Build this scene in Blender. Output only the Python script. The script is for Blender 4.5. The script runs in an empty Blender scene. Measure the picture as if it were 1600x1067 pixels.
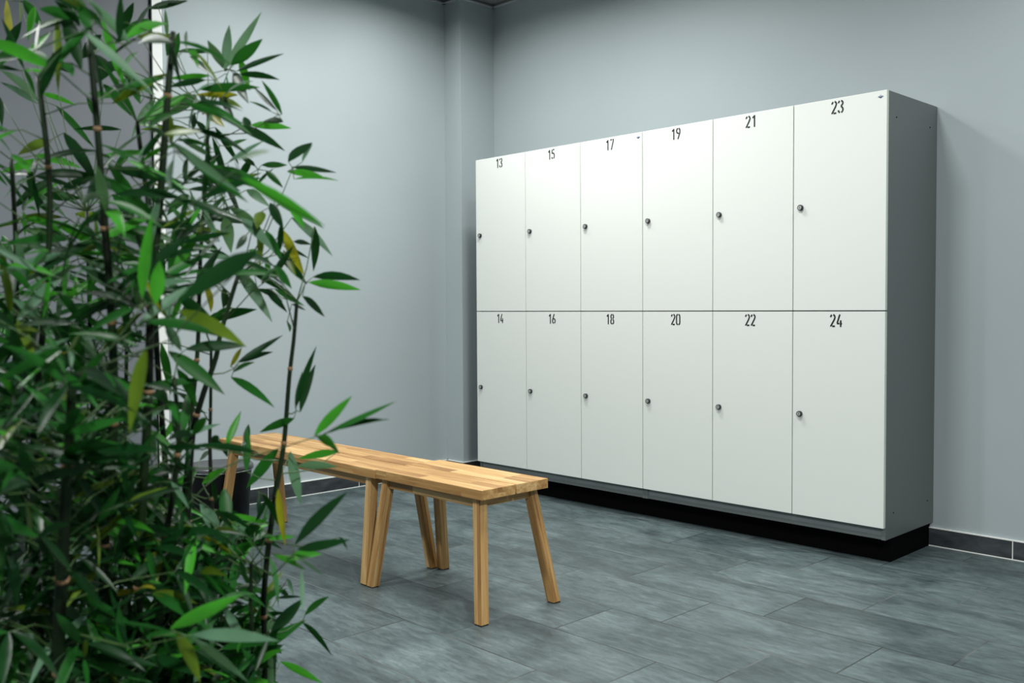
import bpy, bmesh, math, random
from mathutils import Vector, Matrix, noise

# ------------------------------------------------------------------ camera, world, lights, exposure
C = bpy.context.scene.collection
SC = bpy.context.scene
SC.view_settings.view_transform = 'Standard'
SC.view_settings.look = 'None'
SC.view_settings.gamma = 1
SC.view_settings.use_curve_mapping = False
SC.view_settings.exposure = 0.0

EYE = Vector((1.73299, -3.79071, 1.08))
FPX = 1484.155
YAW, PITCH, ROLL = 0.8032, -0.0360, -0.0058
FW = Vector((-math.sin(YAW)*math.cos(PITCH), math.cos(YAW)*math.cos(PITCH), math.sin(PITCH)))
_r = Vector((math.cos(YAW), math.sin(YAW), 0)); _u = _r.cross(FW)
RT = _r*math.cos(ROLL) + _u*math.sin(ROLL)
UP = -_r*math.sin(ROLL) + _u*math.cos(ROLL)
cam_data = bpy.data.cameras.new('camera'); cam = bpy.data.objects.new('camera', cam_data); C.objects.link(cam)
cam.matrix_world = Matrix(((RT.x, UP.x, -FW.x, EYE.x), (RT.y, UP.y, -FW.y, EYE.y), (RT.z, UP.z, -FW.z, EYE.z), (0, 0, 0, 1)))
cam_data.sensor_width = 36; cam_data.lens = 36*FPX/1600
cam_data.clip_start = 0.05; cam_data.clip_end = 50
cam_data.dof.use_dof = True; cam_data.dof.focus_distance = 4.3; cam_data.dof.aperture_fstop = 4.0
SC.camera = cam

W = bpy.data.worlds.new('world'); SC.world = W; W.use_nodes = True
W.node_tree.nodes['Background'].inputs[0].default_value = (0.6, 0.7, 0.75, 1)
W.node_tree.nodes['Background'].inputs[1].default_value = 0.02

XL, XR, YB, YF, ZC = -3.03, 3.4, 0.5, -5.6, 3.055       # room: left, right, back (lockers), front, ceiling
LIGHTS = [  # x, y, watts
    (-1.45, -0.66, 30), (-0.30, -1.45, 36), (0.95, -0.40, 18), (-2.30, -1.30, 12),
    (-1.80, -4.20, 72), (2.70, -3.60, 175), (-2.35, -0.40, 10)]  # the two strongest, far from the lockers, are added as fill
LAMPS = []
for lx, ly, watts in LIGHTS:
    ld = bpy.data.lights.new('ceiling_light_lamp', 'AREA'); ld.shape = 'SQUARE'; ld.size = 0.30
    ld.energy = watts; ld.color = (0.985, 1.0, 0.975); ld.spread = math.radians(165)
    lo = bpy.data.objects.new('ceiling_light_lamp', ld); C.objects.link(lo); lo.location = (lx, ly, ZC-0.035)
    LAMPS.append(lo)

# ------------------------------------------------------------------ helpers
def P(px, py, d):
    """point that stands d metres ahead of the eye, seen at photo pixel (px, py)"""
    return EYE + FW*d + RT*((px-800)/FPX*d) - UP*((py-533.5)/FPX*d)

def mesh_obj(name, bm, mats, parent=None, smooth=False, loc=None):
    me = bpy.data.meshes.new(name); bm.normal_update(); bm.to_mesh(me); bm.free()
    if not isinstance(mats, (list, tuple)): mats = [mats]
    for m in mats: me.materials.append(m)
    if smooth:
        for p in me.polygons: p.use_smooth = True
    o = bpy.data.objects.new(name, me); C.objects.link(o)
    if parent: o.parent = parent
    if loc: o.location = loc
    return o

def box(bm, x0, x1, y0, y1, z0, z1, bevel=0, mi=0):
    vs = [bm.verts.new((x, y, z)) for x in (x0, x1) for y in (y0, y1) for z in (z0, z1)]
    fs = [bm.faces.new([vs[i] for i in q]) for q in ((0,1,3,2), (4,6,7,5), (0,4,5,1), (2,3,7,6), (0,2,6,4), (1,5,7,3))]
    for f in fs: f.material_index = mi
    if bevel:
        es = list({e for f in fs for e in f.edges})
        bmesh.ops.bevel(bm, geom=es, offset=bevel, segments=2, affect='EDGES', profile=0.5)
    return fs

def lathe(bm, prof, n=48, axis='z', c=(0,0,0), caps=True):
    rings = []
    for r, h in prof:
        ring = []
        for k in range(n):
            a = 2*math.pi*k/n
            if axis == 'z': v = (c[0]+r*math.cos(a), c[1]+r*math.sin(a), c[2]+h)
            else: v = (c[0]+r*math.cos(a), c[1]-h, c[2]+r*math.sin(a))
            ring.append(bm.verts.new(v))
        rings.append(ring)
    for a, b in zip(rings, rings[1:]):
        for k in range(n):
            bm.faces.new((a[k], a[(k+1) % n], b[(k+1) % n], b[k]))
    if caps:
        if prof[0][0] > 1e-6: bm.faces.new(list(reversed(rings[0])))
        if prof[-1][0] > 1e-6: bm.faces.new(rings[-1])

def tube(bm, pts, rads, n=8, mi=0):
    rings = []
    for i, p in enumerate(pts):
        t = (pts[min(i+1, len(pts)-1)] - pts[max(i-1, 0)]).normalized()
        a = t.cross(Vector((0.31, 0.77, 0.2))).normalized(); b = t.cross(a)
        rings.append([bm.verts.new(p + (a*math.cos(2*math.pi*k/n) + b*math.sin(2*math.pi*k/n))*rads[i]) for k in range(n)])
    for a, b in zip(rings, rings[1:]):
        for k in range(n):
            f = bm.faces.new((a[k], a[(k+1) % n], b[(k+1) % n], b[k])); f.material_index = mi; f.smooth = True
    for rg in (list(reversed(rings[0])), rings[-1]):
        f = bm.faces.new(rg); f.material_index = mi

def thing(name, label, cat, loc=(0,0,0), group=None):
    o = bpy.data.objects.new(name, None); C.objects.link(o); o.location = loc
    o.empty_display_size = 0.1; o['label'] = label; o['category'] = cat
    if group: o['group'] = group
    return o

def struct(name, bm, mats, parent=None):
    o = mesh_obj(name, bm, mats, parent)
    if not parent: o['kind'] = 'structure'
    return o

# ------------------------------------------------------------------ materials
class NT:
    def __init__(s, name):
        s.m = bpy.data.materials.new(name); s.m.use_nodes = True
        s.t = s.m.node_tree; s.b = s.t.nodes['Principled BSDF']
    def n(s, typ, **kw):
        nd = s.t.nodes.new(typ)
        for k, v in kw.items():
            if k.startswith('_'): setattr(nd, k[1:], v)
        return nd
    def set(s, sock, v):
        if hasattr(v, 'is_linked') or hasattr(v, 'links'): s.t.links.new(v, sock)
        else: sock.default_value = v
    def math(s, op, a, b=None, c=None):
        nd = s.n('ShaderNodeMath', _operation=op); s.set(nd.inputs[0], a)
        if b is not None: s.set(nd.inputs[1], b)
        if c is not None: s.set(nd.inputs[2], c)
        return nd.outputs[0]
    def noise(s, vec, scale, detail=3, rough=0.55, dist=0.0):
        nd = s.n('ShaderNodeTexNoise'); s.set(nd.inputs['Vector'], vec); nd.inputs['Scale'].default_value = scale
        nd.inputs['Detail'].default_value = detail; nd.inputs['Roughness'].default_value = rough
        nd.inputs['Distortion'].default_value = dist
        return nd.outputs['Fac']
    def ramp(s, fac, stops):
        nd = s.n('ShaderNodeValToRGB'); s.set(nd.inputs[0], fac); cr = nd.color_ramp
        while len(cr.elements) < len(stops): cr.elements.new(0.5)
        for e, (p, c) in zip(cr.elements, stops): e.position = p; e.color = (*c, 1)
        return nd.outputs[0]
    def mix(s, fac, a, b, blend='MIX'):
        nd = s.n('ShaderNodeMix', _data_type='RGBA', _blend_type=blend)
        s.set(nd.inputs[0], fac)
        for sock, v in ((nd.inputs[6], a), (nd.inputs[7], b)):
            s.set(sock, (*v, 1) if isinstance(v, tuple) and len(v) == 3 else v)
        return nd.outputs[2]
    def scale(s, vec, sc):
        nd = s.n('ShaderNodeVectorMath', _operation='MULTIPLY'); s.set(nd.inputs[0], vec); nd.inputs[1].default_value = sc
        return nd.outputs[0]
    def add(s, a, b):
        nd = s.n('ShaderNodeVectorMath', _operation='ADD'); s.set(nd.inputs[0], a); s.set(nd.inputs[1], b)
        return nd.outputs[0]
    def comb(s, x, y, z):
        nd = s.n('ShaderNodeCombineXYZ')
        for i, v in enumerate((x, y, z)): s.set(nd.inputs[i], v)
        return nd.outputs[0]
    def sep(s, v):
        nd = s.n('ShaderNodeSeparateXYZ'); s.set(nd.inputs[0], v); return nd.outputs
    def white(s, v):
        nd = s.n('ShaderNodeTexWhiteNoise', _noise_dimensions='3D'); s.set(nd.inputs[0], v); return nd.outputs
    def bump(s, h, strength=0.2, dist=0.002):
        nd = s.n('ShaderNodeBump'); s.set(nd.inputs['Height'], h); nd.inputs['Strength'].default_value = strength
        nd.inputs['Distance'].default_value = dist; s.t.links.new(nd.outputs[0], s.b.inputs['Normal'])
    def pos(s): return s.n('ShaderNodeNewGeometry').outputs['Position']
    def objc(s): return s.n('ShaderNodeTexCoord').outputs['Object']
    def base(s, v): s.set(s.b.inputs['Base Color'], (*v, 1) if isinstance(v, tuple) else v)
    def rough(s, v): s.set(s.b.inputs['Roughness'], v)

def plain(name, col, rough=0.5, metal=0.0, spec=0.5, grain=None):
    n = NT(name); n.rough(rough); n.b.inputs['Metallic'].default_value = metal
    n.b.inputs['Specular IOR Level'].default_value = spec
    if grain:
        f = n.noise(n.objc(), grain, 4, 0.6)
        n.base(n.ramp(f, [(0.3, tuple(c*0.9 for c in col)), (0.7, tuple(min(1, c*1.08) for c in col))]))
    else: n.base(col)
    return n.m

def wall_mat(name, col):
    n = NT(name); p = n.pos()
    f = n.noise(p, 1.3, 3, 0.5)
    n.base(n.ramp(f, [(0.3, tuple(c*0.97 for c in col)), (0.7, tuple(c*1.03 for c in col))]))
    n.rough(0.62); n.b.inputs['Specular IOR Level'].default_value = 0.3
    n.bump(n.noise(p, 260, 3, 0.6), 0.12, 0.0008)
    return n.m
M_wall = wall_mat('wall_paint', (0.40, 0.455, 0.475))
M_walldark = wall_mat('low_bounce_wall_paint', (0.10, 0.11, 0.12))  # unseen walls, given a dark colour to cut bounce light

def tile_mat():
    n = NT('floor_tile'); p = n.pos(); x, y, z = n.sep(p)
    L, Wd = 0.64, 0.302
    rowf = n.math('DIVIDE', n.math('SUBTRACT', 0.010, y), Wd)
    row = n.math('FLOOR', rowf); fy = n.math('FRACT', rowf)
    xs = n.math('DIVIDE', n.math('SUBTRACT', n.math('ADD', x, n.math('MULTIPLY', row, L/3)), 0.41), L)
    col = n.math('FLOOR', xs); fx = n.math('SUBTRACT', xs, col)
    ex = n.math('MULTIPLY', n.math('MINIMUM', fx, n.math('SUBTRACT', 1.0, fx)), L)
    ey = n.math('MULTIPLY', n.math('MINIMUM', fy, n.math('SUBTRACT', 1.0, fy)), Wd)
    e = n.math('MINIMUM', ex, ey)
    grout = n.math('SUBTRACT', 1.0, n.math('SMOOTH_MIN', n.math('MULTIPLY', n.math('MAXIMUM', n.math('SUBTRACT', e, 0.0016), 0.0), 700.0), 1.0, 0.1))
    cell = n.comb(col, row, 3.0); wn = n.white(cell)
    off = n.scale(wn[1], (7.0, 9.0, 5.0))
    v = n.add(n.scale(p, (1.0, 1.9, 1.0)), off)
    big = n.noise(v, 2.6, 5, 0.62, 0.6)
    fine = n.noise(n.scale(v, (1.0, 2.2, 1.0)), 12.0, 8, 0.74, 0.5)
    f = n.math('ADD', n.math('MULTIPLY', big, 0.5), n.math('MULTIPLY', fine, 0.5))
    colr = n.ramp(f, [(0.35, (0.027, 0.039, 0.043)), (0.47, (0.063, 0.088, 0.093)), (0.58, (0.112, 0.151, 0.156)), (0.69, (0.190, 0.240, 0.240))])
    tint = n.math('ADD', n.math('MULTIPLY', wn[0], 0.22), 0.89)
    hsv = n.n('ShaderNodeHueSaturation'); n.set(hsv.inputs['Color'], colr); n.set(hsv.inputs['Value'], tint)
    gc = n.ramp(n.noise(p, 1.7, 2), [(0.45, (0.020, 0.021, 0.020)), (0.66, (0.17, 0.175, 0.17))])
    n.base(n.mix(n.math('MULTIPLY', grout, 0.9), hsv.outputs[0], gc))
    n.rough(n.math('ADD', n.math('MULTIPLY', fine, 0.2), 0.36)); n.b.inputs['Specular IOR Level'].default_value = 0.45
    h = n.math('SUBTRACT', n.math('MULTIPLY', fine, 0.35), grout)
    n.bump(h, 0.35, 0.002)
    return n.m
M_tile = tile_mat()

def skirt_mat():
    n = NT('skirting_tile'); p = n.pos()
    f = n.noise(n.scale(p, (1, 1, 3)), 7, 5, 0.65, 0.4)
    n.base(n.ramp(f, [(0.35, (0.022, 0.026, 0.032)), (0.68, (0.065, 0.075, 0.085))])); n.rough(0.45)
    return n.m
M_skirt = skirt_mat()
M_grout = plain('white_grout', (0.85, 0.87, 0.84), 0.8)
M_door = plain('white_locker_door', (0.745, 0.77, 0.735), 0.38, spec=0.4)
M_dooredge = plain('pale_door_edge', (0.66, 0.74, 0.64), 0.4)
M_case = plain('grey_locker_case', (0.13, 0.15, 0.148), 0.40)
M_casefront = plain('grey_case_front', (0.17, 0.19, 0.195), 0.5, grain=8)
M_plinth = plain('black_plinth', (0.0025, 0.0025, 0.003), 0.8, spec=0.05)
M_ink = plain('black_number_paint', (0.010, 0.011, 0.012), 0.6)
M_lock = plain('black_lock_ring', (0.03, 0.032, 0.034), 0.3, metal=0.3)
M_lockface = plain('steel_lock_face', (0.52, 0.54, 0.53), 0.35, metal=0.5)
M_badge_a = plain('badge_grey', (0.33, 0.38, 0.46), 0.3)
M_badge_b = plain('badge_navy', (0.035, 0.055, 0.11), 0.3)
M_white = plain('white_frame_paint', (0.82, 0.84, 0.82), 0.4)
M_greydoor = plain('grey_door_leaf', (0.16, 0.178, 0.20), 0.5)
M_black = plain('black_plastic', (0.005, 0.005, 0.006), 0.35, spec=0.25)
M_lid = plain('dark_grey_lid', (0.16, 0.165, 0.17), 0.32, metal=0.6)
M_chrome = plain('polished_steel', (0.7, 0.72, 0.72), 0.12, metal=1.0)
M_pad = plain('black_foot_pad', (0.01, 0.01, 0.01), 0.8)
M_soil = plain('dark_soil', (0.02, 0.014, 0.01), 0.95, grain=60)
M_pot = plain('anthracite_pot', (0.03, 0.032, 0.035), 0.45, grain=20)

def wood_mat(name, axis, sx, sy, sz, tone=1.0, attr=None):
    """laminated staves; axis = the direction the grain runs"""
    n = NT(name); p = n.objc()
    if attr:      # leg meshes carry their own straight grain coordinates
        an = n.n('ShaderNodeAttribute'); an.attribute_name = attr; p = an.outputs['Vector']
    oi = n.n('ShaderNodeObjectInfo').outputs['Random']
    x, y, z = n.sep(p)
    a, b, c = {'x': (x, y, z), 'z': (z, x, y), 'y': (y, x, z)}[axis]
    rb = n.math('FLOOR', n.math('DIVIDE', b, sy)); rc = n.math('FLOOR', n.math('DIVIDE', c, sz))
    sh = n.white(n.comb(rb, rc, n.math('MULTIPLY', oi, 37.0)))[0]
    ra = n.math('FLOOR', n.math('ADD', n.math('DIVIDE', a, sx), sh))
    cell = n.white(n.comb(n.math('ADD', ra, n.math('MULTIPLY', oi, 91.0)), rb, rc))
    off = n.scale(cell[1], (3.0, 3.0, 3.0))
    g = n.add(n.comb(n.math('MULTIPLY', a, 1.6), n.math('MULTIPLY', b, 22.0), n.math('MULTIPLY', c, 22.0)), off)
    gr = n.noise(g, 1.6, 5, 0.6, 0.8)
    fine = n.noise(n.comb(n.math('MULTIPLY', a, 12.0), n.math('MULTIPLY', b, 260.0), n.math('MULTIPLY', c, 260.0)), 1.0, 2, 0.5)
    t = tone
    f = n.math('ADD', n.math('MULTIPLY', gr, 0.70), n.math('ADD', n.math('MULTIPLY', cell[0], 0.24), n.math('MULTIPLY', fine, 0.08)))
    colr = n.ramp(f, [(0.28, (0.21*t, 0.095*t, 0.030*t)), (0.45, (0.40*t, 0.215*t, 0.072*t)), (0.60, (0.58*t, 0.355*t, 0.140*t)), (0.80, (0.78*t, 0.56*t, 0.29*t))])
    k = n.n('ShaderNodeTexVoronoi'); n.set(k.inputs['Vector'], n.add(n.comb(n.math('MULTIPLY', a, 3.0), n.math('MULTIPLY', b, 9.0), n.math('MULTIPLY', c, 9.0)), off)); k.inputs['Scale'].default_value = 1.0
    kn = n.math('LESS_THAN', k.outputs['Distance'], 0.075)
    n.base(n.mix(n.math('MULTIPLY', kn, 0.75), colr, (0.10, 0.045, 0.02)))
    n.rough(0.42); n.b.inputs['Specular IOR Level'].default_value = 0.4
    n.bump(fine, 0.15, 0.0006)
    return n.m
M_wood_x = wood_mat('acacia_planks', 'x', 0.55, 0.052, 0.0175, 1.06)
M_wood_z = wood_mat('acacia_legs', 'z', 60.0, 0.0186, 0.0186, 0.95, 'grain')
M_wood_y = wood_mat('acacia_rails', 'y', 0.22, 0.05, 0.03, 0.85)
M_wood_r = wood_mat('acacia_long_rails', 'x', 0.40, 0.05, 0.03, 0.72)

# ------------------------------------------------------------------ room shell
T = 0.12
bm = bmesh.new(); box(bm, XL-T, XR+T, YF-T, YB+T, -0.12, 0); struct('floor', bm, M_tile)

def ceil_mat():
    n = NT('ceiling_tile'); p = n.pos(); x, y, z = n.sep(p)
    fx = n.math('FRACT', n.math('DIVIDE', n.math('ADD', x, 3.0), 0.625)); fy = n.math('FRACT', n.math('DIVIDE', n.math('ADD', y, 2.625), 0.625))
    e = n.math('MINIMUM', n.math('MINIMUM', fx, n.math('SUBTRACT', 1.0, fx)), n.math('MINIMUM', fy, n.math('SUBTRACT', 1.0, fy)))
    g = n.math('LESS_THAN', e, 0.018)
    n.base(n.mix(g, (0.30, 0.305, 0.31), (0.42, 0.42, 0.42))); n.rough(0.8)
    n.bump(n.noise(p, 120, 3), 0.3, 0.002)
    return n.m
bm = bmesh.new(); box(bm, XL-T, XR+T, YF-T, YB+T, ZC, ZC+0.1); struct('ceiling', bm, ceil_mat())
bm = bmesh.new(); box(bm, XL-T, XR+T, YB, YB+T, 0, ZC); struct('wall_back', bm, M_wall)
bm = bmesh.new(); box(bm, XR, XR+T, YF, YB, 0, ZC); struct('wall_right', bm, M_walldark)
bm = bmesh.new(); box(bm, XL-T, XR+T, YF-T, YF, 0, ZC); struct('wall_front', bm, M_walldark)
# left wall with a tall door opening from y=-2.72 to y=-1.724
DY0, DY1 = -2.78, -1.722
bm = bmesh.new()
box(bm, XL-T, XL, DY1, YB, 0, ZC); box(bm, XL-T, XL, YF, DY0, 0, ZC); box(bm, XL-T, XL, DY0, DY1, 2.86, ZC)
struct('wall_left', bm, M_wall)
# boxed column in the corner
PX, PY = -2.873, 0.212
bm = bmesh.new(); box(bm, XL, PX, PY, YB, 0, ZC, 0.0015); struct('wall_corner_boxing', bm, M_wall)
# door in the left wall: white casing, dark gap, grey leaf set back
bm = bmesh.new()
box(bm, XL-T+0.02, XL-0.008, DY0+0.004, DY1-0.004, 0.008, 2.854)
door = struct('door_1', bm, M_greydoor)
bm = bmesh.new()
box(bm, XL-T, XL+0.012, DY1-0.0, DY1+0.052, 0, 2.91, 0.002); box(bm, XL-T, XL+0.012, DY0-0.052, DY0, 0, 2.91, 0.002)
box(bm, XL-T, XL+0.012, DY0, DY1, 2.858, 2.91, 0.002)
struct('trim_1', bm, M_white)
bm = bmesh.new(); lathe(bm, [(0.026, 0), (0.026, 0.008), (0.010, 0.010), (0.010, 0.045)], 20, 'z')
h = mesh_obj('door_handle', bm, M_chrome, door, True); h.matrix_world = Matrix.Translation((XL-0.008, DY0+0.09, 1.02)) @ Matrix.Rotation(math.pi/2, 4, 'Y')

# baseboards of dark tile with white grout lines
def skirting(name, p0, p1, nrm, joints, zt=0.085):
    """p0->p1 along the wall foot, nrm into the room"""
    d = (p1-p0); L = d.length; d.normalize(); th = 0.010; g = 0.0045
    cuts = sorted([0] + joints + [L])
    def bx(bm, a, b, z0, z1, t):
        q = [p0+d*a, p0+d*b]; q2 = [q[0]+nrm*t, q[1]+nrm*t]
        xs = [v.x for v in q+q2]; ys = [v.y for v in q+q2]
        box(bm, min(xs), max(xs), min(ys), max(ys), z0, z1)
    bm = bmesh.new()
    for a, b in zip(cuts, cuts[1:]):
        bx(bm, a+(g/2 if a > 0 else 0), b-(g/2 if b < L else 0), g, zt-g, th)
    o = struct(name, bm, M_skirt)
    bm = bmesh.new()
    bx(bm, 0, L, 0, g, th+0.001); bx(bm, 0, L, zt-g, zt, th+0.001)
    for j in joints: bx(bm, j-g/2, j+g/2, g, zt-g, th-0.001)
    mesh_obj('grout', bm, M_grout, o)
    return o
V = Vector
skirting('baseboard_left', V((XL, -1.668, 0)), V((XL, PY, 0)), V((1, 0, 0)), [0.561, 1.173, 1.785])
skirting('baseboard_left_far', V((XL, YF, 0)), V((XL, DY0-0.054, 0)), V((1, 0, 0)), [0.64*k for k in range(1, 5)])
skirting('baseboard_boxing', V((XL, PY, 0)), V((PX, PY, 0)), V((0, -1, 0)), [])
skirting('baseboard_boxing_side', V((PX, PY-0.01, 0)), V((PX, YB, 0)), V((1, 0, 0)), [])
skirting('baseboard_back', V((PX, YB, 0)), V((XR, YB, 0)), V((0, -1, 0)), [0.335-PX+0.612*k for k in (-5, -4, -3, -2, -1, 0, 1, 2, 3, 4)])
skirting('baseboard_right', V((XR, YF, 0)), V((XR, YB, 0)), V((-1, 0, 0)), [0.64*k for k in range(1, 10)])
skirting('baseboard_front', V((XL, YF, 0)), V((XR, YF, 0)), V((0, 1, 0)), [0.64*k for k in range(1, 11)])
# wall-angle trim of the suspended ceiling
M_trim = plain('ceiling_angle', (0.55, 0.55, 0.56), 0.5)
for nm, b in (('trim_2', (PX, XR, YB-0.022, YB, ZC-0.022, ZC-0.018)), ('trim_3', (PX, PX+0.022, PY-0.022, YB, ZC-0.022, ZC-0.018)),
              ('trim_4', (XL, XL+0.022, YF, PY, ZC-0.022, ZC-0.018)), ('trim_5', (XL, PX, PY-0.022, PY, ZC-0.022, ZC-0.018))):
    bm = bmesh.new(); box(bm, *b); struct(nm, bm, M_trim)
# recessed ceiling lights (outside the frame, they light the room; the two far ones are added fill)
for i, (lx, ly, w) in enumerate(LIGHTS):
    where = ['in front of the locker doors 15 to 17', 'over the floor between the short bench and locker 23', 'right of the lockers', 'close to the corner boxing', 'added for fill by the front wall at left', 'added for fill by the right wall', 'in the corner in front of locker 13', 'over the open floor'][i]
    t = thing('ceiling_light', 'square recessed ceiling light ' + where, 'ceiling light', (lx, ly, ZC), 'ceiling lights')
    bm = bmesh.new(); r0, r1 = 0.23, 0.30
    box(bm, -r1, r1, -r1, -r0, -0.04, 0); box(bm, -r1, r1, r0, r1, -0.04, 0); box(bm, -r1, -r0, -r0, r0, -0.04, 0); box(bm, r0, r1, -r0, r0, -0.04, 0)
    mesh_obj('frame', bm, M_white, t)
    bm = bmesh.new(); box(bm, -r0, r0, -r0, r0, -0.012, -0.002); mesh_obj('reflector', bm, M_white, t)
    LAMPS[i].parent = t; LAMPS[i].location = (0, 0, -0.035)

# ------------------------------------------------------------------ lockers
DW = 0.41616; ZT, ZM, ZB, ZK = 1.9523, 1.0562, 0.1592, 0.1069; DEP = 0.4986
# stencil digits on a 0..1 x 0..1.9 box, strokes of width .2, with stencil breaks
def arc(cx, cy, rx, ry, a0, a1, n=7):
    return [(cx+rx*math.cos(math.radians(a0+(a1-a0)*i/n)), cy+ry*math.sin(math.radians(a0+(a1-a0)*i/n))) for i in range(n+1)]
DIG = {
 '0': [arc(.5, 1.45, .38, .38, 78, 0) + [(.88, .45)] + arc(.5, .45, .38, .38, 0, -78), arc(.5, .45, .38, .38, -102, -180) + [(.12, 1.45)] + arc(.5, 1.45, .38, .38, 180, 102)],
 '1': [[(.62, .0), (.62, 1.86)], [(.50, 1.70), (.24, 1.42)]],
 '2': [arc(.48, 1.44, .38, .38, 178, 115, 4), arc(.48, 1.44, .38, .38, 80, -20, 6) + [(.70, 1.02), (.12, .10), (.12, .05)], [(.38, .10), (.86, .10)]],
 '3': [arc(.46, 1.46, .38, .36, 175, 115, 4), arc(.46, 1.46, .38, .36, 78, -55, 7) + [(.52, 1.04)], [(.52, 1.02)] + arc(.46, .50, .40, .42, 55, -75, 8), arc(.46, .50, .40, .42, -110, -175, 4)],
 '4': [[(.56, 1.86), (.12, .62), (.12, .50), (.50, .50)], [(.72, 1.0), (.72, .0)], [(.74, .5), (.94, .5)]],
 '5': [[(.18, 1.84), (.18, 1.05)], [(.42, 1.80), (.84, 1.80)], [(.34, 1.10)] + arc(.46, .62, .38, .52, 80, -75, 8), arc(.46, .50, .38, .42, -110, -170, 4)],
 '6': [[(.60, 1.86), (.14, .80)] + arc(.50, .48, .38, .40, 180, 258, 5), arc(.50, .52, .38, .42, 110, -75, 9)],
 '7': [[(.10, 1.80), (.46, 1.80)], [(.66, 1.80), (.88, 1.80), (.88, 1.62), (.36, .0)]],
 '8': [arc(.5, 1.42, .34, .40, 78, -70, 6), arc(.5, 1.42, .34, .40, 102, 250, 6), arc(.5, .50, .38, .44, 70, -78, 6), arc(.5, .50, .38, .44, 110, 258, 6)],
 '9': [arc(.5, 1.40, .38, .42, 290, 102, 9)[::-1][::-1], arc(.5, 1.40, .38, .42, 78, 0, 5) + [(.86, 1.05), (.42, .0)]],
}
def stroke(bm, pts, hw, y, z):
    n = len(pts); L = []; R = []
    for i, p in enumerate(pts):
        a = pts[max(i-1, 0)]; b = pts[min(i+1, n-1)]
        dx, dz = b[0]-a[0], b[1]-a[1]; l = math.hypot(dx, dz) or 1
        nx, nz = -dz/l, dx/l
        L.append((p[0]+nx*hw, p[1]+nz*hw)); R.append((p[0]-nx*hw, p[1]-nz*hw))
    for i in range(n-1):
        q = [L[i], L[i+1], R[i+1], R[i]]
        vs = [bm.verts.new((a, y-z, b)) for a, b in q] + [bm.verts.new((a, y, b)) for a, b in q]
        for f in ((0,1,2,3), (4,7,6,5), (0,4,5,1), (1,5,6,2), (2,6,7,3), (3,7,4,0)):
            bm.faces.new([vs[k] for k in f])
def number(txt, cx, ztop, parent):
    bm = bmesh.new(); hh = 0.054; sc = hh/1.9; adv = 0.0295; sxx = 0.0255
    x0 = cx - adv*len(txt)/2
    for i, ch in enumerate(txt):
        for st in DIG[ch]:
            stroke(bm, [(x0+adv*i+px*sxx, ztop-hh+pz*sc) for px, pz in st], 0.0035, -0.0002, 0.0006)
    bmesh.ops.recalc_face_normals(bm, faces=bm.faces)
    return mesh_obj('number', bm, M_ink, parent)

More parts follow.
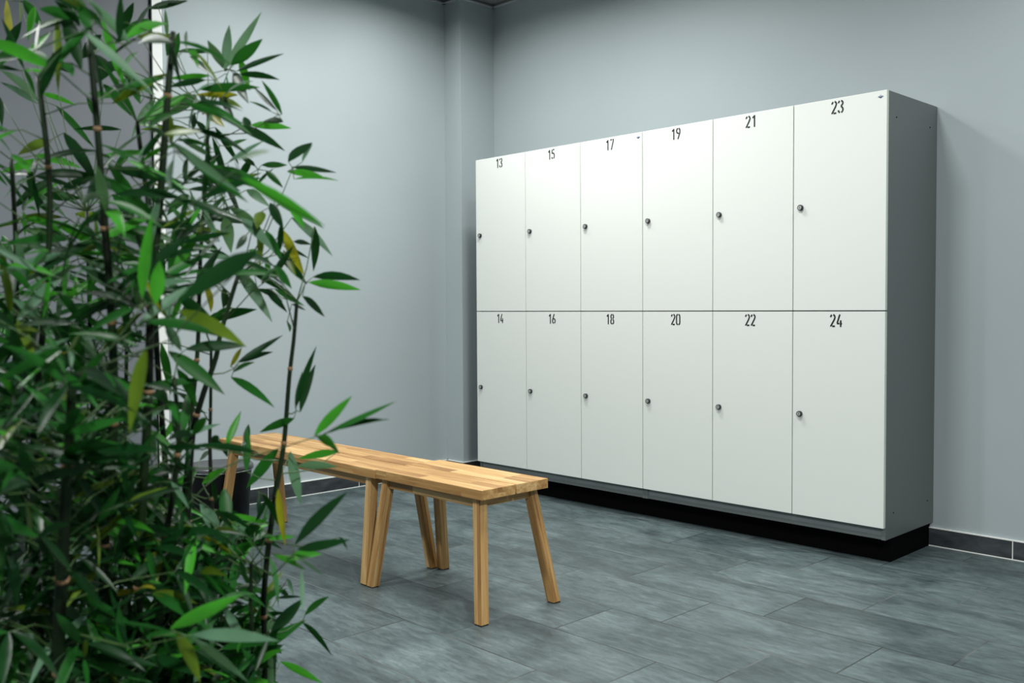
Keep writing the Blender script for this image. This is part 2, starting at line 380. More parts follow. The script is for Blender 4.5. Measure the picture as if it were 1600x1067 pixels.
def locker(x0, nums, label):
    """three columns by two rows; x0 = left edge of the front"""
    t = thing('locker_cabinet', label, 'lockers', (x0, 0, 0), 'locker cabinets')
    Wd = DW*3; right = x0 + Wd
    bm = bmesh.new(); s = 0.018
    box(bm, 0.0005, s, 0.020, DEP, ZK, ZT); box(bm, Wd-s, Wd-0.0005, 0.020, DEP, ZK, ZT)
    box(bm, s, Wd-s, 0.020, DEP, ZT-s, ZT); box(bm, s, Wd-s, 0.022, DEP, ZK+0.004, ZK+s)
    box(bm, s, Wd-s, DEP-0.006, DEP, ZK+s, ZT-s)
    for k in (1, 2): box(bm, DW*k-s/2, DW*k+s/2, 0.024, DEP-0.006, ZK+s, ZT-s)
    box(bm, s, Wd-s, 0.026, DEP-0.006, ZM-s/2, ZM+s/2)
    case = mesh_obj('case', bm, M_case, t)
    bm = bmesh.new(); box(bm, s+0.001, Wd-s-0.001, 0.0235, 0.035, ZK+0.001, ZB+0.006)
    o = mesh_obj('base_rail', bm, M_casefront, t)
    if right > -0.1:     # shelf-pin holes bored in the outer side
        for y, z in ((0.091, 1.853), (0.422, 1.853), (0.093, 0.212), (0.434, 0.213)):
            bm = bmesh.new()
            bmesh.ops.create_cone(bm, cap_ends=True, segments=14, radius1=0.0032, radius2=0.0032, depth=0.0012,
                                  matrix=Matrix.Translation((Wd+0.0002, y, z)) @ Matrix.Rotation(math.pi/2, 4, 'Y'))
            mesh_obj('pin_hole', bm, M_plinth, case)
    bm = bmesh.new(); box(bm, 0.004 if right < -0.1 else 0, Wd-0.015 if right > -0.1 else Wd, 0.098, DEP-0.001, 0, ZK)
    mesh_obj('plinth', bm, M_plinth, t)
    g = 0.0024
    for c in range(3):
        for rr in range(2):
            z0, z1 = (ZM+g, ZT) if rr == 0 else (ZB, ZM-g)
            bm = bmesh.new(); fs = box(bm, DW*c+g*(c > 0 or right > -0.1)*0.8, DW*(c+1)-g*0.8*(c < 2 or right < -0.1), 0, 0.0185, z0, z1, 0.0012)
            for f in bm.faces:
                if abs(f.calc_center_median().y) > 0.003: f.material_index = 1
            d = mesh_obj('door', bm, [M_door, M_dooredge], t)
            number(nums[c*2+rr], DW*c + DW*0.494, z1-0.011, d)
            lx, lz = DW*c+0.037, (z0+z1)/2
            bm = bmesh.new(); lathe(bm, [(0.0125, 0), (0.0125, 0.010), (0.0110, 0.0125), (0.0095, 0.0125), (0.0090, 0.0115)], 28, 'y', (lx, 0, lz))
            lk = mesh_obj('lock', bm, M_lock, d, True)
            bm = bmesh.new(); lathe(bm, [(0.0082, 0.010), (0.0082, 0.0122)], 24, 'y', (lx, 0, lz)); 
            for f in bm.faces: f.material_index = 0
            fs = box(bm, lx-0.0009, lx+0.0009, -0.0128, -0.0121, lz-0.0045, lz+0.0045)
            for f in fs: f.material_index = 1
            lf = mesh_obj('lock_face', bm, [M_lockface, M_ink], d)
            if c == 2 and rr == 0:
                bx_, bz_ = DW*3-0.026, ZT-0.024
                bm = bmesh.new()
                for zz, mi in (((0, 0.0075), 0), ((0, -0.0075), 1)):
                    vs = [bm.verts.new((bx_-0.0125, -0.0008, bz_)), bm.verts.new((bx_+0.0125, -0.0008, bz_)), bm.verts.new((bx_, -0.0008, bz_+zz[1]))]
                    vb = [bm.verts.new((v.co.x, 0.0002, v.co.z)) for v in vs]
                    for f in ((vs[0], vs[1], vs[2]), (vs[0], vb[0], vb[1], vs[1]), (vs[1], vb[1], vb[2], vs[2]), (vs[2], vb[2], vb[0], vs[0])):
                        ff = bm.faces.new(f); ff.material_index = mi
                mesh_obj('badge', bm, [M_badge_a, M_badge_b], d)
    return t
locker(-DW*6, ['13', '14', '15', '16', '17', '18'], 'white-doored locker cabinet numbered 13 to 18, beside the corner boxing')
locker(-DW*3, ['19', '20', '21', '22', '23', '24'], 'white-doored locker cabinet numbered 19 to 24, grey side panel showing')

# ------------------------------------------------------------------ benches
def bench(x0, x1, y0, y1, h, label, tl, fl, tr, fr):
    """tl/fl, tr/fr: inset of the left and right legs at their top and at their foot"""
    cx, cy = (x0+x1)/2, (y0+y1)/2
    t = thing('wooden_bench', label, 'bench', (cx, cy, 0), 'wooden benches')
    hx, hy = (x1-x0)/2, (y1-y0)/2; th = 0.035; gp = 0.0036
    for a, b in ((-hy, -gp), (gp, hy)):
        bm = bmesh.new(); box(bm, -hx, hx, a, b, h-th, h, 0.0016); mesh_obj('plank', bm, M_wood_x, t)
    s = 0.0185; zt = h-th
    ty, fy = hy-0.040, hy+0.016          # leg axis across the bench: top, foot
    TX = {-1: hx-tl, 1: hx-tr}; FX = {-1: hx-fl, 1: hx-fr}
    for sx in (-1, 1):
        for sy in (-1, 1):
            bm = bmesh.new(); tx, fx = TX[sx], FX[sx]
            def ring(k, z):
                ax = sx*(fx+(tx-fx)*k); ay = sy*(fy+(ty-fy)*k)
                return [bm.verts.new((ax+a*s, ay+b*s, z)) for a, b in ((-1,-1), (1,-1), (1,1), (-1,1))]
            r0 = ring(0.008, 0.003); r1 = ring(1, zt)
            for k in range(4): bm.faces.new((r0[k], r0[(k+1) % 4], r1[(k+1) % 4], r1[k]))
            bm.faces.new(r0[::-1]); bm.faces.new(r1)
            bmesh.ops.bevel(bm, geom=list(bm.edges), offset=0.0018, segments=2, affect='EDGES')
            # origin at the leg so that the staves differ from leg to leg
            o = Vector((sx*fx, sy*fy, 0))
            for v in bm.verts: v.co -= o
            bm.verts.index_update(); gr = []
            for v in bm.verts:
                k = v.co.z/zt
                gr += [v.co.x - sx*(tx-fx)*k + 0.5, v.co.y - sy*(ty-fy)*k + 0.5, v.co.z]
            lg = mesh_obj('leg', bm, M_wood_z, t, loc=o)
            lg.data.attributes.new('grain', 'FLOAT_VECTOR', 'POINT').data.foreach_set('vector', gr)
            bm = bmesh.new(); box(bm, -s+0.002, s-0.002, -s+0.002, s-0.002, 0, 0.004)
            mesh_obj('foot_pad', bm, M_pad, lg)
    for sy in (-1, 1):
        bm = bmesh.new(); yy = sy*(ty+0.004)
        box(bm, -TX[-1]+s*0.6, TX[1]-s*0.6, yy-0.009, yy+0.009, zt-0.036, zt, 0.001)
        mesh_obj('side_rail', bm, M_wood_r, t)
    for sx in (-1, 1):
        bm = bmesh.new(); xx = sx*(TX[sx]+0.003)
        box(bm, xx-0.009, xx+0.009, -ty+s*0.6, ty-s*0.6, zt-0.034, zt, 0.001); mesh_obj('end_rail', bm, M_wood_y, t)
    return t
bench(-1.268, -0.655, -1.633, -1.308, 0.456, 'short wooden bench, the nearer one, pushed against the longer bench', 0.032, -0.0045, 0.055, -0.012)
bench(-2.555, -1.2735, -1.631, -1.331, 0.453, 'long wooden bench reaching behind the bamboo, next to the black bin', 0.080, 0.045, 0.075, 0.042)

# ------------------------------------------------------------------ waste bin
t = thing('waste_bin', 'round black waste bin with dark grey lid beyond the far bench end', 'bin', (-2.765, -1.525, 0))
bm = bmesh.new(); lathe(bm, [(0.130, 0), (0.140, 0.006), (0.158, 0.262), (0.158, 0.268)], 64); mesh_obj('body', bm, M_black, t, True)
bm = bmesh.new(); lathe(bm, [(0.164, 0.262), (0.168, 0.266), (0.168, 0.284), (0.163, 0.292), (0.150, 0.291), (0.138, 0.280), (0.05, 0.274), (0.0001, 0.273)], 64)
mesh_obj('lid', bm, M_lid, t, True)
bm = bmesh.new(); lathe(bm, [(0.1685, 0.2655), (0.1700, 0.2675), (0.1685, 0.2695)], 64, caps=False); mesh_obj('rim_highlight_ring', bm, M_chrome, t, True)  # steel ring added under the lid to give the rim its highlights

# ------------------------------------------------------------------ bamboo

def leaf_mat(name, col, rough=0.38, tr=0.25):
    n = NT(name); p = n.pos()
    v = n.noise(p, 9, 3, 0.6)
    n.base(n.ramp(v, [(0.3, tuple(c*0.72 for c in col)), (0.7, tuple(c*1.25 for c in col))]))
    n.rough(rough); n.b.inputs['Specular IOR Level'].default_value = 0.30
    tl = n.n('ShaderNodeBsdfTranslucent'); tl.inputs[0].default_value = (col[0]*1.3, col[1]*1.3, col[2]*0.7, 1)
    mx = n.n('ShaderNodeMixShader'); mx.inputs[0].default_value = tr
    out = n.t.nodes['Material Output']
    n.t.links.new(n.b.outputs[0], mx.inputs[1]); n.t.links.new(tl.outputs[0], mx.inputs[2]); n.t.links.new(mx.outputs[0], out.inputs[0])
    return n.m
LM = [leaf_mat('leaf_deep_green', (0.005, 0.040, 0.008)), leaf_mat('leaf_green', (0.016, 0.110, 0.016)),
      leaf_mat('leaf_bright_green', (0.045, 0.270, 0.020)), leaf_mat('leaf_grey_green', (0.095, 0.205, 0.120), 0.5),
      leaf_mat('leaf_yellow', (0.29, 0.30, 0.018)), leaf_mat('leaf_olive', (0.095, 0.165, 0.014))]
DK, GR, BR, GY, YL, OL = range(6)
M_twig = plain('green_twig', (0.045, 0.10, 0.025), 0.5)
def cane_mat():
    n = NT('dark_bamboo_cane'); p = n.pos()
    f = n.noise(n.scale(p, (14, 14, 3)), 1.0, 3)
    n.base(n.ramp(f, [(0.40, (0.005, 0.007, 0.004)), (0.68, (0.012, 0.034, 0.008))])); n.rough(0.5); n.b.inputs['Specular IOR Level'].default_value = 0.2
    return n.m
M_cane = cane_mat(); M_node = plain('tan_cane_node', (0.20, 0.115, 0.055), 0.7)

PROF = [(0.0, 0.10), (0.08, 0.42), (0.22, 0.84), (0.38, 1.0), (0.56, 0.93), (0.74, 0.66), (0.90, 0.28), (1.0, 0.02)]
def leaf(bm, b, t, w, face, phi, mi, sag=0.06, up=Vector((0, 0, 1))):
    """b base, t tip, w greatest width, face = direction the blade roughly faces"""
    d = (t-b); L = d.length
    if L < 1e-4: return
    d.normalize(); side = d.cross(face)
    if side.length < 0.05: side = d.cross(Vector((0.3, 0.2, 0.9)))
    side.normalize(); nrm = side.cross(d).normalized()
    wd = side*math.cos(phi) + nrm*math.sin(phi); nn = wd.cross(d)
    if nn.z < 0: nn = -nn
    rows = []
    for k, q in PROF:
        c = b + d*(L*k) + up*(sag*L*4*k*(1-k)); h = w*0.5*q
        rows.append((bm.verts.new(c - wd*h + nn*h*0.30), bm.verts.new(c), bm.verts.new(c + wd*h + nn*h*0.30)))
    for r0, r1 in zip(rows, rows[1:]):
        for a in (0, 1):
            f = bm.faces.new((r0[a], r0[a+1], r1[a+1], r1[a])); f.material_index = mi; f.smooth = True

POT = P(205, 533.5, 1.90); POT.z = 0
random.seed(7)
plant = thing('potted_bamboo', 'tall bushy bamboo plant with dark canes in the left foreground', 'plant', POT)
def local(v): return v - POT
# pot (below the frame) and soil
bm = bmesh.new(); lathe(bm, [(0.17, 0), (0.185, 0.01), (0.225, 0.235), (0.235, 0.25), (0.222, 0.25), (0.208, 0.215), (0.205, 0.205)], 56, caps=False)
bmesh.ops.contextual_create(bm, geom=[e for e in bm.edges if e.is_boundary and e.verts[0].co.z < 0.001])
mesh_obj('pot', bm, M_pot, plant, True)
bm = bmesh.new(); lathe(bm, [(0.0001, 0.222), (0.10, 0.220), (0.2065, 0.210)], 56, caps=False); mesh_obj('soil', bm, M_soil, plant, True)

# canes: photo path (pixel x, pixel y, distance), radius in m; the foot is in the pot
CANES = [
 ([(271, 50, 1.62), (262, 150, 1.62), (251, 303, 1.64), (236, 480, 1.66), (231, 645, 1.68), (221, 811, 1.72), (213, 1067, 1.78)], .0085),
 ([(140, 60, 1.50), (155, 236, 1.52), (164, 357, 1.55), (173, 475, 1.58), (178, 630, 1.62), (166, 800, 1.68), (158, 1067, 1.76)], .0080),
 ([(113, 588, 1.42), (108, 700, 1.44), (103, 769, 1.46), (98, 872, 1.50), (94, 1050, 1.60)], .0105),
 ([(214, 190, 1.80), (226, 280, 1.82), (236, 350, 1.84), (246, 560, 1.88), (262, 800, 1.90), (262, 1067, 1.94)], .0065),
 ([(326, 170, 2.00), (321, 293, 2.00), (313, 407, 2.00), (309, 542, 2.00), (300, 640, 2.00), (285, 820, 2.00), (270, 1067, 2.00)], .0055),
 ([(372, 430, 1.92), (345, 520, 1.92), (337, 560, 1.92), (314, 627, 1.92), (299, 697, 1.93), (290, 900, 1.95), (285, 1067, 1.97)], .0068),
 ([(330, 540, 2.10), (329, 640, 2.10), (328, 697, 2.10), (332, 850, 2.08), (330, 1067, 2.06)], .0052),
 ([(272, 590, 1.70), (279, 690, 1.70), (268, 790, 1.72), (256, 860, 1.75), (246, 1067, 1.82)], .0062),
 ([(464, 470, 1.92), (459, 530, 1.92), (452, 590, 1.92), (445, 680, 1.92), (438, 730, 1.92), (427, 793, 1.92), (412, 935, 1.92), (413, 1067, 1.94)], .0058),
 ([(392, 880, 1.86), (392, 940, 1.86), (391, 1067, 1.88)], .0052),
 ([(60, 120, 1.62), (78, 300, 1.64), (70, 480, 1.66), (52, 700, 1.70), (58, 900, 1.74), (70, 1067, 1.78)], .0072),
 ([(18, 250, 1.80), (26, 420, 1.82), (24, 600, 1.84), (40, 800, 1.86), (66, 1067, 1.88)], .0065),
 ([(-60, 200, 1.70), (-40, 520, 1.74), (-10, 800, 1.80), (30, 1067, 1.86)], .0075),
 ([(-30, 640, 2.02), (0, 800, 2.02), (60, 1067, 2.00)], .0060),
 ([(136, 330, 2.05), (142, 560, 2.05), (150, 800, 2.03), (160, 1067, 2.00)], .0062),
 ([(200, 420, 2.10), (196, 650, 2.08), (190, 900, 2.05), (188, 1067, 2.03)], .0060),
 ([(356, 800, 2.16), (350, 900, 2.12), (338, 1067, 2.08)], .0045),
]
canes = []
def smooth(pts, k=5):
    out = []
    n = len(pts)
    for i in range(n-1):
        p0, p1, p2, p3 = pts[max(i-1, 0)], pts[i], pts[i+1], pts[min(i+2, n-1)]
        for j in range(k):
            t = j/k
            out.append(0.5*((2*p1) + (-p0+p2)*t + (2*p0-5*p1+4*p2-p3)*t*t + (-p0+3*p1-3*p2+p3)*t*t*t))
    out.append(pts[-1]); return out
for ci, (path, rad) in enumerate(CANES):
    pts = [P(*q) for q in path]
    ang = 2*math.pi*ci/len(CANES)*3.0; last = pts[-1]
    off = Vector((last.x-POT.x, last.y-POT.y, 0))
    if off.length > 0.15: off = off.normalized()*(0.10+0.05*(ci % 3)/2)
    foot = POT + off; foot.z = 0.205
    mid = last.lerp(foot, 0.5)
    pts = smooth(pts + [mid, foot])
    canes.append((pts, rad))
def nearest(v):
    best = None
    for ci, (pts, rad) in enumerate(canes):
        for i, q in enumerate(pts):
            dd = (q-v).length + max(0, q.z-v.z+0.02)*0.8
            if best is None or dd < best[0]: best = (dd, ci, i)
    return best
cane_bm = [bmesh.new() for _ in canes]; leaf_bm = [bmesh.new() for _ in canes]
for ci, (pts, rad) in enumerate(canes):
    lp = [local(q) for q in pts]
    # taper to the tip, joints with tan rings
    n = len(lp); rads = [rad*(0.62+0.38*min(1, i/(n*0.6))) for i in range(n)]
    tube(cane_bm[ci], lp, rads, 10, 0)
    acc = 0; nextn = 0.09 + random.random()*0.05
    for i in range(1, n):
        seg = (lp[i]-lp[i-1]).length; acc += seg
        if acc > nextn:
            d = (lp[i]-lp[i-1]).normalized(); r = rads[i]
            tube(cane_bm[ci], [lp[i]-d*0.004, lp[i]-d*0.0015, lp[i]+d*0.0015, lp[i]+d*0.004], [r*1.02, r*1.28, r*1.28, r*1.02], 10, 1)
            acc = 0; nextn = 0.13+random.random()*0.10
def twig(ci, pts, r0, r1):
    k = len(pts); tube(leaf_bm[ci], [local(q) for q in pts], [r0+(r1-r0)*i/(k-1) for i in range(k)], 5, 6)

# leaves read off the photo: (base x, base y, tip x, tip y, width) in pixels + colour; the distance follows from the leaf's apparent size
def Z(ox, oy, k, rows):
    return [(ox+a/k, oy+b/k, ox+c/k, oy+d/k, w/k, m) for a, b, c, d, w, m in rows]
LEAVES = []
LEAVES += Z(240, 0, 2.965, [
 (330,330,350,115,48,GY),(330,320,500,55,42,GY),(360,300,505,180,55,GR),(320,315,250,185,78,GY),(265,340,165,262,34,DK),(250,245,100,240,14,DK),
 (385,330,605,248,27,DK),(400,345,585,370,34,DK),(400,270,445,420,42,BR),(370,340,440,480,75,DK),(260,350,65,365,28,BR),(240,370,65,405,32,DK),
 (335,340,340,420,42,BR),(390,440,190,440,32,YL),(310,460,415,505,34,OL),(230,480,330,590,58,YL),(300,430,375,550,45,DK),(195,440,60,540,72,GR),
 (595,530,500,372,32,GR),(570,510,455,395,24,DK),(550,520,440,470,12,GR),(600,565,510,560,42,DK),(450,580,640,595,42,BR),(380,580,610,700,52,DK),
 (625,750,735,660,72,DK),(690,750,738,665,32,GY),(500,765,620,765,32,GR),(640,775,848,800,36,DK),(620,795,805,830,38,BR),(650,830,860,838,18,BR),
 (400,820,795,1050,62,BR),(560,930,790,1060,45,GY),(70,650,410,900,50,GY),(140,720,440,940,48,GR),(90,740,80,880,85,GY),(380,740,545,700,36,GR),
 (350,680,435,645,36,GR),(285,590,395,760,36,DK),(50,620,225,610,46,OL),(150,760,160,840,46,GR),(350,960,500,1060,50,GY),(450,740,380,850,40,DK),
 (520,790,600,870,34,GR),(470,770,400,720,30,DK),(300,720,220,800,30,GR),(290,880,150,880,26,DK),(330,910,250,1010,40,GR),(430,880,540,960,44,GY),
 (160,900,60,1000,50,GR),(220,1000,330,1010,26,DK),(500,980,480,1060,60,OL),(200,560,250,640,40,DK),(440,600,420,540,40,DK),(180,600,190,520,30,DK),
 (95,150,60,260,60,GR),(60,20,160,0,30,DK),(270,620,215,700,30,GR),(480,860,560,780,24,DK),(540,940,600,1060,50,DK),(630,950,700,1060,40,BR)])
LEAVES += Z(240, 340, 2.965, [
 (330,0,360,165,80,GY),(400,0,560,160,52,GY),(560,150,710,310,54,DK),(490,40,490,230,46,OL),(600,60,700,270,58,YL),(745,40,740,250,62,DK),
 (600,130,720,190,22,DK),(650,110,730,125,26,DK),(640,0,830,180,46,GY),(740,275,957,290,46,DK),(720,300,960,335,50,BR),(690,365,793,460,42,DK),
 (460,260,640,360,36,DK),(640,400,705,430,16,DK),(380,230,550,485,60,GY),(480,155,100,400,105,DK),(240,300,265,440,62,YL),(230,480,480,425,56,DK),
 (120,430,430,600,75,OL),(150,610,430,595,60,DK),(60,500,130,620,50,GY),(70,620,330,820,80,GR),(110,700,200,880,70,GR),(390,670,600,543,36,DK),
 (400,670,555,622,32,DK),(370,715,470,670,26,GR),(360,740,560,880,46,GR),(355,690,410,600,30,YL),(650,930,490,995,46,GR),(660,880,755,595,40,DK),
 (680,900,750,680,50,DK),(655,870,690,710,24,DK),(745,1010,920,825,52,BR),(800,1000,1125,850,30,GR),(810,990,1095,935,32,DK),(760,1020,845,1060,60,BR),
 (340,1060,405,895,50,BR),(425,1060,440,955,36,DK),(520,330,620,440,36,DK),(500,200,440,150,40,BR),(560,220,640,330,44,GR),(540,260,520,180,38,BR),
 (430,210,520,240,34,GY),(330,330,320,420,60,DK),(660,270,600,150,44,OL),(180,180,330,190,26,DK),(170,100,290,60,24,DK),(130,150,180,230,18,GR),
 (620,480,630,530,34,GR),(560,330,700,410,30,GR),(480,330,600,390,30,DK),(520,60,600,200,44,GR),(430,80,380,150,30,DK),(270,1060,300,1010,40,DK)])
LEAVES += Z(240, 660, 2.6225, [
 (690,60,760,130,40,GR),(755,120,590,150,36,BR),(590,180,755,182,42,GY),(560,120,605,340,46,GY),(510,110,380,270,78,GR),(430,125,130,100,36,DK),
 (510,270,540,510,42,YL),(580,500,795,285,56,DK),(590,520,805,480,46,DK),(760,470,795,522,14,DK),(545,560,690,540,38,BR),(600,560,700,630,16,GY),
 (490,540,625,605,26,BR),(605,600,610,780,20,GY),(550,640,575,710,22,GY),(290,490,390,430,52,GY),(270,460,190,330,56,GY),(290,270,300,440,62,GR),
 (200,250,300,190,36,BR),(345,560,470,380,86,GR),(170,430,280,490,42,BR),(70,845,360,705,72,BR),(160,870,515,895,54,GY),(150,880,390,1067,60,GY),
 (95,860,190,1067,76,OL),(0,940,90,950,60,GY),(480,860,615,720,60,DK),(420,950,625,810,52,GR),(620,790,720,712,32,GR),(610,820,730,955,36,DK),
 (520,980,690,1067,42,BR),(330,540,240,640,60,DK),(380,560,300,690,60,GR),(200,560,120,640,60,DK),(440,600,380,700,50,DK),(470,480,580,470,24,BR),
 (500,470,430,470,20,BR),(250,330,240,230,40,DK),(380,200,385,20,36,GR),(120,300,170,200,40,DK),(130,420,60,330,44,DK),(60,500,110,400,50,DK),
 (300,140,250,60,40,DK),(520,690,560,720,20,DK),(500,720,610,715,20,DK),(490,960,430,1020,40,DK),(350,600,510,630,34,GR),(230,700,330,640,50,DK),
 (150,520,20,580,54,DK),(40,640,110,560,50,GR),(290,820,380,860,50,OL),(430,420,370,480,50,DK),(330,400,250,380,34,DK)])
LEAVES += Z(0, 700, 2.9075, [
 (60,60,290,150,42,BR),(340,0,520,70,50,BR),(800,90,540,170,44,GR),(540,170,400,220,38,BR),(400,220,320,400,36,BR),(80,340,160,390,60,BR),
 (70,320,0,380,60,GY),(420,790,300,820,64,GY),(440,790,670,850,48,GY),(770,830,500,780,30,GR),(330,920,480,1060,46,OL),(800,940,640,930,60,GY),
 (700,180,810,190,34,YL),(10,520,30,760,60,OL),(190,600,20,590,52,GR),(480,500,650,440,36,DK),(340,50,420,180,44,OL),(230,460,170,620,46,GR),
 (230,520,230,640,60,GY),(540,640,560,740,44,GR),(620,300,700,250,30,DK),(620,360,720,430,40,DK),(470,330,520,260,44,OL),(330,530,420,570,36,GR),
 (130,700,30,800,50,GR),(250,700,160,760,46,GR),(90,760,170,850,46,DK),(400,560,330,640,40,GY),(560,480,610,560,50,OL),(680,600,600,740,60,DK),
 (470,900,560,1000,50,DK),(260,840,330,960,50,DK),(180,930,250,1040,50,DK),(640,1000,560,1060,50,OL),(120,1000,30,940,50,DK),(700,1000,830,1060,60,GR)])
LEAVES += Z(0, 0, 2.965, [
 (30,0,65,220,56,YL),(90,0,90,110,42,OL),(75,210,0,310,60,GR),(235,150,110,290,60,BR),(265,90,270,430,42,OL),(90,220,330,340,34,DK),
 (185,430,355,490,30,BR),(180,470,0,325,50,GY),(170,480,0,380,34,GY),(0,450,10,590,30,DK),(300,60,380,330,80,DK),(380,140,700,420,46,GY),
 (690,90,530,200,100,GR),(540,280,420,400,70,DK),(480,390,610,540,46,GR),(560,370,720,440,52,GY),(720,460,610,640,60,GY),(260,490,440,690,36,GR),
 (560,600,340,600,26,DK),(295,615,455,860,56,DK),(480,720,770,720,32,BR),(150,720,380,780,46,BR),(200,740,0,800,42,BR),(100,820,310,1010,42,GY),
 (240,830,50,975,52,DK),(500,760,680,1040,90,GR),(690,40,870,5,38,DK),(790,290,830,150,46,GR),(775,180,765,40,20,GY),(820,240,960,240,18,GR),
 (900,610,650,600,40,OL),(230,650,80,720,50,OL),(340,90,180,40,50,GR),(370,120,250,0,50,DK),(430,150,360,20,60,GR),(470,80,400,0,40,DK),
 (380,270,470,160,60,DK),(620,160,700,20,50,DK),(560,150,620,10,40,DK),(420,260,540,330,56,DK),(560,330,640,240,50,GY),(640,400,560,330,40,GR),
 (650,480,600,380,40,GR),(280,880,440,820,40,DK),(200,900,380,920,50,DK),(110,0,200,130,46,GR),(160,30,130,190,40,BR),(300,0,420,110,44,GR),
 (520,900,640,1060,60,GR),(350,990,490,1000,40,OL),(20,240,100,100,44,DK),(240,250,320,330,30,GR),(460,560,400,450,34,GR),(600,700,520,800,34,GR)])
LEAVES += Z(0, 340, 2.965, [
 (660,370,705,-20,84,BR),(780,260,820,-20,80,GR),(720,400,740,200,76,BR),(380,190,620,290,64,GY),(370,220,650,400,80,GY),(330,210,260,520,105,GY),
 (330,100,0,130,56,GR),(180,240,0,300,36,OL),(0,520,110,560,60,BR),(100,570,230,510,46,OL),(230,580,0,665,46,GY),(620,420,410,530,50,GR),
 (430,540,600,600,32,GY),(440,560,600,670,28,GY),(680,600,600,1000,100,OL),(0,900,120,940,46,OL),(320,1050,510,980,56,BR),(340,650,160,820,46,DK),
 (120,60,300,110,60,GY),(360,150,480,120,40,GR),(200,420,0,470,44,DK),(230,440,90,480,40,GR),(400,520,300,550,44,GY),(60,330,160,200,36,GR),
 (100,420,20,340,44,GR),(160,620,40,760,60,DK),(240,700,120,800,60,DK),(470,440,330,400,30,DK),(260,880,140,960,56,GY),(420,620,440,900,50,GR),
 (480,620,500,940,56,DK),(540,560,620,640,30,GR),(760,480,800,600,50,GY),(780,420,860,330,40,DK),(30,760,100,640,60,DK),(180,980,60,1040,50,DK),
 (400,880,300,960,44,DK),(620,760,700,860,40,DK),(240,380,170,300,44,OL),(600,200,520,40,60,GR),(560,330,660,240,44,DK),(60,200,10,80,46,GR)])
def leaf_dist(L, m, i):
    r = random.Random(i*31+5)
    real = 0.118 if m != GY else 0.128
    d = FPX*real/max(L, 30)
    return min(2.12, max(1.28, d)) + r.uniform(-0.05, 0.05)
groups = []
for i, lf in enumerate(LEAVES):
    for g in groups:
        gx = sum(LEAVES[k][0] for k in g)/len(g); gy = sum(LEAVES[k][1] for k in g)/len(g)
        if math.hypot(lf[0]-gx, lf[1]-gy) < 34 and len(g) < 9: g.append(i); break
    else: groups.append([i])
for gi, g in enumerate(groups):
    r = random.Random(gi+11)
    Ls = sorted(math.hypot(LEAVES[k][2]-LEAVES[k][0], LEAVES[k][3]-LEAVES[k][1]) for k in g)
    d = leaf_dist(Ls[-1]*0.92, LEAVES[g[0]][5], gi)
    gx = sum(LEAVES[k][0] for k in g)/len(g); gy = sum(LEAVES[k][1] for k in g)/len(g)
    if gx > 330 and d > 1.75: d = r.uniform(1.82, 2.08)
    node = P(gx, gy, d)
    _, ci, kk = nearest(node); q = canes[ci][0][kk]
    mid = q.lerp(node, 0.55) - Vector((0, 0, 0.02*(q-node).length/0.2))
    twig(ci, [q, q.lerp(mid, .5), mid, mid.lerp(node, .6), node], 0.0016, 0.0009)
    for k in g:
        bx_, by_, tx_, ty_, w, m = LEAVES[k]
        L = math.hypot(tx_-bx_, ty_-by_)
        b = P(bx_, by_, d + r.uniform(-0.006, 0.006)); dt = d + r.uniform(-0.045, 0.045)
        if L < 60: dt = d + (0.06 if r.random() < .5 else -0.06)
        t = P(tx_, ty_, dt)
        phi = math.radians(r.uniform(10, 36)) * (1 if r.random() < .5 else -1)
        wid = min(w/FPX*d*0.86/math.cos(phi), 0.026)
        if (b-node).length > 0.004: twig(ci, [node, node.lerp(b, .6), b], 0.0009, 0.0008)
        leaf(leaf_bm[ci], local(b), local(t), wid, -FW, phi, m, r.uniform(-0.01, 0.05))

# fuller growth between them: side shoots at the joints of every cane, each ending in a fan of leaves
LIMY = [-60, 0, 60, 90, 150, 190, 260, 300, 360, 420, 470, 520, 560, 640, 700, 780, 830, 880, 940, 1067, 1300]
LIMX = [250, 275, 300, 385, 415, 420, 455, 450, 470, 470, 400, 360, 330, 330, 400, 430, 455, 470, 455, 440, 440]
def limit(y):
    for i in range(len(LIMY)-1):
        if LIMY[i] <= y <= LIMY[i+1]:
            return LIMX[i] + (LIMX[i+1]-LIMX[i])*(y-LIMY[i])/(LIMY[i+1]-LIMY[i])
    return 300
GAPS = [(246, 30, 12), (246, 110, 10), (250, 220, 9), (256, 555, 10), (256, 650, 12), (258, 720, 14), (262, 800, 12), (350, 740, 36), (320, 790, 22), (385, 790, 20), (425, 745, 26), (350, 690, 26), (215, 170, 20), (150, 180, 30), (100, 330, 16), (20, 330, 20), (215, 280, 14), (275, 540, 18), (120, 860, 12), (45, 690, 12), (230, 500, 16), (110, 640, 12), (98, 190, 48), (60, 215, 30), (195, 205, 22), (190, 270, 20), (295, 560, 34), (372, 560, 40), (250, 560, 14), (195, 560, 22), (172, 500, 16), (210, 690, 16), (255, 720, 14), (410, 880, 26), (345, 470, 20), (385, 640, 34), (30, 210, 20), (395, 20, 90), (40, 880, 12), (55, 990, 20)]
def pix(v):
    e = v-EYE; z = e.dot(FW); return 800+FPX*e.dot(RT)/z, 533.5-FPX*e.dot(UP)/z, z
def allowed(v, pad=0):
    x, y, z = pix(v)
    if x < -250 or y > 1500: return True
    if z < 1.12: return False
    if x > limit(y)-pad: return False
    return all((x-gx)**2+(y-gy)**2 > gr*gr for gx, gy, gr in GAPS)
R = random.Random(99)
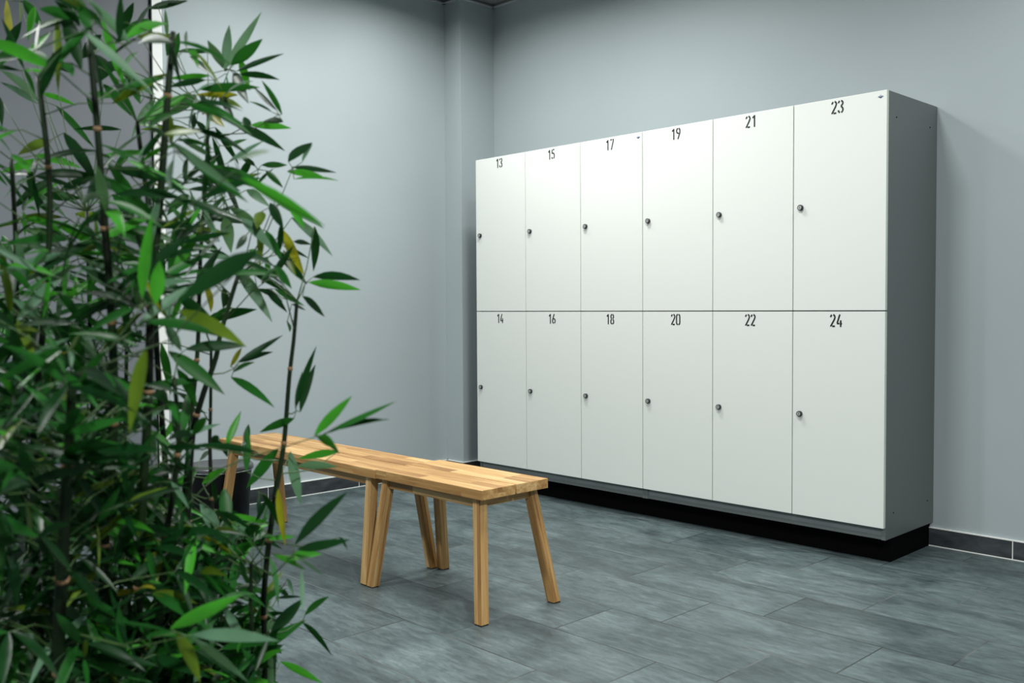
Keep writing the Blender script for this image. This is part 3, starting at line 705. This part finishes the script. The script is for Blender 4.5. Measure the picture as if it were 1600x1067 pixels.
def shoot(ci, q, dirv, ln, n):
    e = q + dirv*ln; 
    if not allowed(e, 15): return 0
    m = q.lerp(e, 0.5) - Vector((0, 0, -0.01))
    leaves = []
    for k in range(n):
        at = m.lerp(e, R.uniform(0.2, 1)) if k < n-2 else e
        a = R.uniform(0, 2*math.pi)
        ld = (dirv*R.uniform(0.3, 1.0) + Vector((math.cos(a), math.sin(a), R.uniform(-1.2, 0.75)))*0.85).normalized()
        L = R.uniform(0.070, 0.140)
        t = at + ld*L
        if allowed(t) and allowed(at.lerp(t, 0.5)) and allowed(at.lerp(t, 0.75)): leaves.append((at, t, L))
    if not leaves: return 0
    twig(ci, [q, m, e], 0.0015, 0.0008)
    for at, t, L in leaves:
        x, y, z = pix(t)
        low = min(1, max(0, (y-350)/600))  # deeper greens lower down put the clump's inner shade into leaf colour
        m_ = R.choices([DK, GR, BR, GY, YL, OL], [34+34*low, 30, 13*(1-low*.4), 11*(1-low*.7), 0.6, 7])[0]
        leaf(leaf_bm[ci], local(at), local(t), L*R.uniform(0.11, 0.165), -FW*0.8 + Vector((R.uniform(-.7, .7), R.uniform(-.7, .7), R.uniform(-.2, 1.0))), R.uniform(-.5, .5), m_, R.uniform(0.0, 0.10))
    return 1
for ci, (pts, rad) in enumerate(canes):
    for i, q in enumerate(pts[:-4]):
        x, y, z = pix(q)
        dens = 1.7 if y > 700 else (1.0 if y > 420 else 0.5)
        if 235 < x < 420 and 520 < y < 800: dens *= 0.22
        if x < 120: dens *= 1.35
        if x > 300: dens *= 0.55
        for k in range(3):
            if R.random() > dens*0.62: continue
            a = R.uniform(0, 2*math.pi)
            dv = Vector((math.cos(a), math.sin(a), R.uniform(0.1, 0.9))).normalized()
            shoot(ci, q, dv, R.uniform(0.05, 0.20), R.randint(3, 6))
for ci in range(len(canes)):
    c = mesh_obj('cane', cane_bm[ci], [M_cane, M_node], plant)
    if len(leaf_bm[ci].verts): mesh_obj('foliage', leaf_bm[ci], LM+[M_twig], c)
